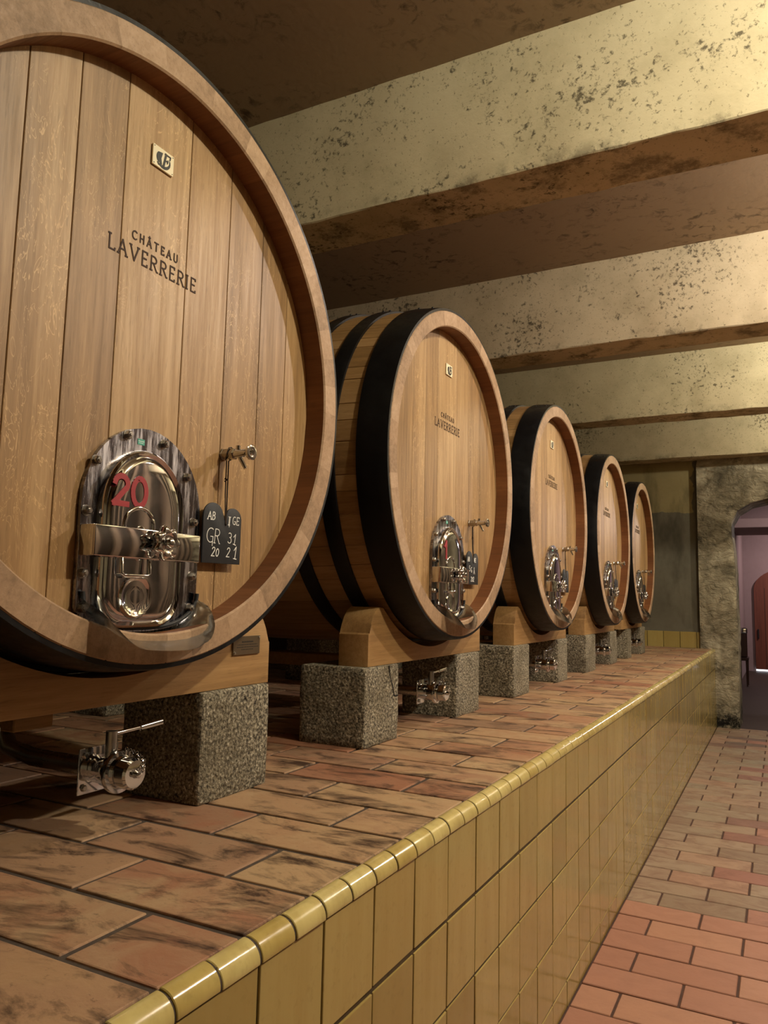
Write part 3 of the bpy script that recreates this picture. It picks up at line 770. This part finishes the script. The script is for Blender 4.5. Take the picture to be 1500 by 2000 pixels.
# ------------------------------------------------------------------ slate tags hung from the taps
def slate(yc, zc, label, lines, s_=1.0, blank=False):
    F = (XF, yc, zc); d = -.09
    T = empty('slate_tag', (XF+d+.03, yc+.33, zc-.643), label, 'tag', 'slate tags hanging from the sampling taps')
    L, R, B = .226, .426, -.643
    pts = [(L, B), (R, B+.002), (R, -.49)] + [(.382+.044*math.cos(math.radians(a)), -.482+.036*math.sin(math.radians(a))) for a in range(0, 150, 15)] + [(.342, -.480), (.335, -.500), (.328, -.478)] + [(.277+.051*math.cos(math.radians(a)), -.482+.045*math.sin(math.radians(a))) for a in range(20, 181, 15)] + [(L, -.49)]
    bm = bmesh.new(); prism(bm, pts, d+.026, d+.032, .0015)
    o = finish('slate', bm, SLATE, T, F); 
    bm = bmesh.new()
    tube(bm, [(d+.022, .343, -.28), (d+.024, .341, -.40), (d+.033, .338, -.505)], .0022, 6)
    tube(bm, [(d+.022, .354, -.28), (d+.026, .349, -.40), (d+.034, .340, -.510)], .0022, 6)
    tube(bm, [(d+.022, .340, -.278), (d+.03, .329, -.272), (d+.036, .3265, -.258), (d+.036, .335, -.238), (d+.036, .348, -.2345), (d+.036, .362, -.24), (d+.034, .3695, -.258), (d+.028, .366, -.272), (d+.022, .354, -.28)], .0022, 6)
    tube(bm, [(d+.024, .336, -.345), (d+.028, .344, -.350), (d+.024, .336, -.356)], .004, 6)
    finish('string', bm, STRING, T, F, smooth=60)
    if lines:
        bm = bmesh.new()
        for tx, u, v, h, wd, gp, sx, sl, le in lines: write(bm, tx, u, v, h, d+.0321, wd, gp, sx, .0005, sl, le)
        finish('chalk_writing', bm, CHALK, T, F)
slate(*CASKS[0], 'black slate tag chalked GR31 2021 hanging from the largest cask\'s tap', [
    ('AB', .246, -.496, .026, .0032, .14, 1.0, .02, .12), ('i', .352, -.506, .028, .0026, .1, 1, 0, .1), ('gE', .376, -.502, .027, .0026, .16, 1.0, -.02, .1),
    ('GR', .244, -.572, .048, .0028, .1, .95, -.04, .1), ('31', .355, -.568, .036, .0028, .3, 1.0, -.12, .1),
    ('20', .272, -.618, .030, .0032, .2, 1.0, 0, .15), ('2', .350, -.617, .032, .0028, .2, 1, 0, .15), ('1', .388, -.622, .042, .0030, .2, 1, 0, .1)])
TL = ['on the second cask, covered in chalk marks', 'on the third cask', 'on the fourth cask', 'on the fifth cask by the end wall']
for k in range(1, 5):
    yc, zc = CASKS[k]
    ln = [('AB', .243, -.500, .026, .0036, .14, .9, 0, 0), ('NE', .352, -.502, .026, .0036, .14, .9, 0, 0), ('S', .27, -.560, .034, .0036, .2, .9, 0, 0), ('g', .300, -.566, .03, .0036, .2, .9, 0, 0), ('a', .345, -.575, .03, .0034, .2, .9, 0, 0), ('202', .30, -.622, .028, .0034, .2, 1, 0, 0)] if k == 1 else None
    slate(yc+.004, zc+.004, 'black slate tag hanging from the tap ' + TL[k-1], ln)

# ------------------------------------------------------------------ cradles, blocks, valves
def make_cradle(yc, zc, x1=-1.815, x0=-1.985):
    F = (0, yc, 0)
    r = empty('cradle', ((x0+x1)/2, yc, -.345))
    zc2 = zc
    B = -.344
    def horn(s_):
        return [(s_*.785, B), (s_*.785, -.186), (s_*.777, -.178), (s_*.771, -.178), (s_*.762, -.135), (s_*.742, -.100), (s_*.712, -.068), (s_*.675, -.050)]
    Rr = 1.005
    rt_ = horn(1); lt = horn(-1)[::-1]
    a0 = math.asin(.63/Rr)
    seat = [(Rr*math.sin(a0*(1-2*i/28)), zc2-Rr*math.cos(a0*(1-2*i/28))) for i in range(29)]
    bm = bmesh.new(); prism(bm, rt_+seat+lt, x0, x1, .004, 0, 5)
    finish('saddle_beam', bm, CRADLE, r, F, smooth=25)
    return r
def make_block(x0, x1, y0, y1, seed):
    bm = bmesh.new(); rng = random.Random(seed)
    z0, z1 = ZT-.002, -.3445
    box(bm, x0, x1, y0, y1, z0, z1, .012, seg=2)
    bmesh.ops.subdivide_edges(bm, edges=[e for e in bm.edges if e.calc_length() > .05], cuts=9, use_grid_fill=True)
    from mathutils import noise
    for v in bm.verts:
        nz_ = noise.fractal(v.co*9+Vector((seed, 0, 0)), 1.0, 2.0, 4)
        if z0+.01 < v.co.z < z1-.01:
            c_ = Vector(((x0+x1)/2, (y0+y1)/2, v.co.z)); dd = (v.co-c_).normalized(); v.co += dd*nz_*.005
    return bm
BL = [[(.975, 1.335), (2.11, 2.505)], [(3.283, 3.655), (4.455, 4.86)], [(5.60, 6.0), (6.875, 7.22)], [(7.99, 8.44), (9.24, 9.64)], [(10.37, 10.65), (11.43, 11.79)]]
ordn = ['largest', 'second', 'third', 'fourth', 'fifth']
NM = ['the largest cask', 'the second cask', 'the third cask', 'the fourth cask', 'the farthest cask']
for k, (yc, zc) in enumerate(CASKS):
    ccy = (BL[k][0][0]+BL[k][1][1])/2+.005
    r = make_cradle(yc, zc)
    tag(r, 'curved oak cradle under the front of ' + NM[k], 'cradle', 'front oak cradles under the casks')
    if k == 0:
        # engraved plaque fixed to the right horn
        u0, u1, v0, v1 = .55, .712, -.226, -.157
        bm = bmesh.new(); box(bm, -1.815, -1.808, u0, u1, v0, v1, .001); pq = finish('engraved_plaque', bm, BRONZE, r, (0, yc, 0)); tag(pq, 'small engraved metal plaque')
        bm = bmesh.new()
        for a, b, v, h in ((.600, .668, -.181, .005), (.575, .695, -.190, .0025), (.570, .700, -.199, .0025), (.598, .668, -.208, .0025)):
            x = a
            rg = random.Random(int(v*1000))
            while x < b:
                l_ = rg.uniform(.004, .012); box(bm, -1.8081, -1.8076, x, min(x+l_, b), v, v+h); x += l_+.0025
        finish('engraved_lines', bm, INK, pq, (0, yc, 0))
        bm = bmesh.new(); sphere(bm, (-1.807, u1-.008, v1-.008), .005); sphere(bm, (-1.807, u0+.008, v0+.008), .005); finish('screw', bm, CHROME, pq, (0, yc, 0))
    rr = make_cradle(yc, zc, -3.695, -3.865)
    tag(rr, 'curved oak cradle in the dark under the back of ' + NM[k], 'cradle', 'rear oak cradles under the casks')
    for s_ in (-.12,):
        bm = bmesh.new(); box(bm, -3.66, -2.02, yc+s_-.07, yc+s_+.07, -.42, -.346, .004)
        o = finish('bearer', bm, CRADLE); tag(o, 'squared oak bearer running back beneath ' + NM[k], 'timber', 'oak bearers beneath the casks')
    for j, (a, b) in enumerate(BL[k]):
        side = ('left', 'right')[j]
        bm = make_block(-2.175, -1.80, a, b, k*3+j); 
        o = finish('stone_block', bm, GRANITE, smooth=40)
        extra = ', cracked near the top' if (k, j) == (1, 0) else ''
        tag(o, 'grey granite block, %s front one beneath %s%s' % (side, NM[k], extra), 'stone block', 'granite blocks under the front cradles')
        if (k, j) == (1, 0):
            bm = bmesh.new(); pts = [(3.535, -.350), (3.545, -.40), (3.56, -.43), (3.575, -.445), (3.592, -.485), (3.60, -.505), (3.64, -.507)]
            for p, q in zip(pts, pts[1:]): stroke(bm, [p, q], -1.801, .006, .0035)
            finish('crack', bm, INK, None); cr = C.objects['crack']; cr.parent = o
        bm = make_block(-3.87, -3.52, a, b, 50+k*3+j)
        o = finish('stone_block', bm, GRANITE, smooth=40)
        tag(o, 'granite block in the dark, %s rear one beneath %s' % (side, NM[k]), 'stone block', 'granite blocks under the rear cradles')

def make_valve(yc):
    F = (0, yc, 0); z = -.540; ax = .012; xp = -1.88
    r = empty('drain_valve', (xp, yc+ax, -.615))
    bm = bmesh.new(); box(bm, xp-.006, xp, -.064, .088, -.608, -.472, .003, seg=2); pl = finish('flange_plate', bm, CHROME, r, F)
    for u, v in ((-.045, -.492), (-.045, -.588), (.07, -.492), (.07, -.588)):
        bm = bmesh.new(); lathe_x(bm, [(xp, .010), (xp+.008, .010), (xp+.010, .007)], u, v, 6); finish('bolt', bm, BRUSH, pl, F)
    bm = bmesh.new()
    lathe_x(bm, [(xp, .043), (xp+.030, .043), (xp+.036, .048), (xp+.075, .048), (xp+.078, .062), (xp+.086, .064), (xp+.094, .062), (xp+.096, .050), (xp+.106, .046)], ax, z, 32)
    finish('valve_body', bm, CHROME, r, F, smooth=40)
    bm = bmesh.new(); lathe_x(bm, [(xp+.104, .040), (xp+.112, .046), (xp+.146, .046), (xp+.153, .040), (xp+.153, .012), (xp+.160, .010), (xp+.168, .010), (xp+.170, .006)], ax, z, 28)
    finish('cap', bm, CHROME, r, F, smooth=35)
    bm = bmesh.new(); tube(bm, [(xp+.055, ax-.008, z+.03), (xp+.055, ax-.008, z+.118)], .017, 16); finish('stem', bm, BRUSH, r, F, smooth=50)
    bm = bmesh.new(); tube(bm, [(xp+.055, ax+.004, z+.108), (xp+.055, ax+.10, z+.112), (xp+.055, ax+.105, z+.112), (xp+.055, ax+.107, z+.112), (xp+.055, ax+.20, z+.118)], [.0065, .0065, .0065, .0105, .0115], 10); finish('lever', bm, CHROME, r, F, smooth=50)
    bm = bmesh.new()
    pts = [Vector((xp+.10, ax+.012, z+.066)), Vector((xp+.125, ax+.03, z+.055)), Vector((xp+.150, ax+.035, z+.035)), Vector((xp+.160, ax+.026, z+.015)), Vector((xp+.166, ax+.006, z))]
    Q = []
    for a, b in zip(pts, pts[1:]): Q += [a.lerp(b, t_/3) for t_ in range(3)]
    for i, p in enumerate(Q):
        tube(bm, [p+Vector((.0, .0055*math.cos(t_), .0055*math.sin(t_)) if i % 2 else (.0055*math.cos(t_), 0, .0055*math.sin(t_))) for t_ in [k_*math.pi/4 for k_ in range(8)]], .0014, 5, True)
    finish('chain', bm, CHROME, r, F)
    bm = bmesh.new(); tube(bm, [(xp-.004, ax, z), (xp-.30, ax, z), (xp-.42, ax, z+.02), (xp-.48, ax, z+.10), (xp-.48, ax, -.322)], .028, 16); finish('pipe', bm, BRUSH, r, F, smooth=50)
    return r
v0 = make_valve(CASKS[0][0])
tag(v0, 'steel drain valve with long lever and chained cap below the largest cask', 'valve', 'drain valves beneath the casks')
for k in range(1, 5):
    c = copy_tree(v0); c.location.y += (CASKS[k][0]-CASKS[0][0]+(0, 0, .07, .06, .16)[k])*S
    tag(c, 'steel drain valve between the granite blocks below ' + NM[k], 'valve', 'drain valves beneath the casks')
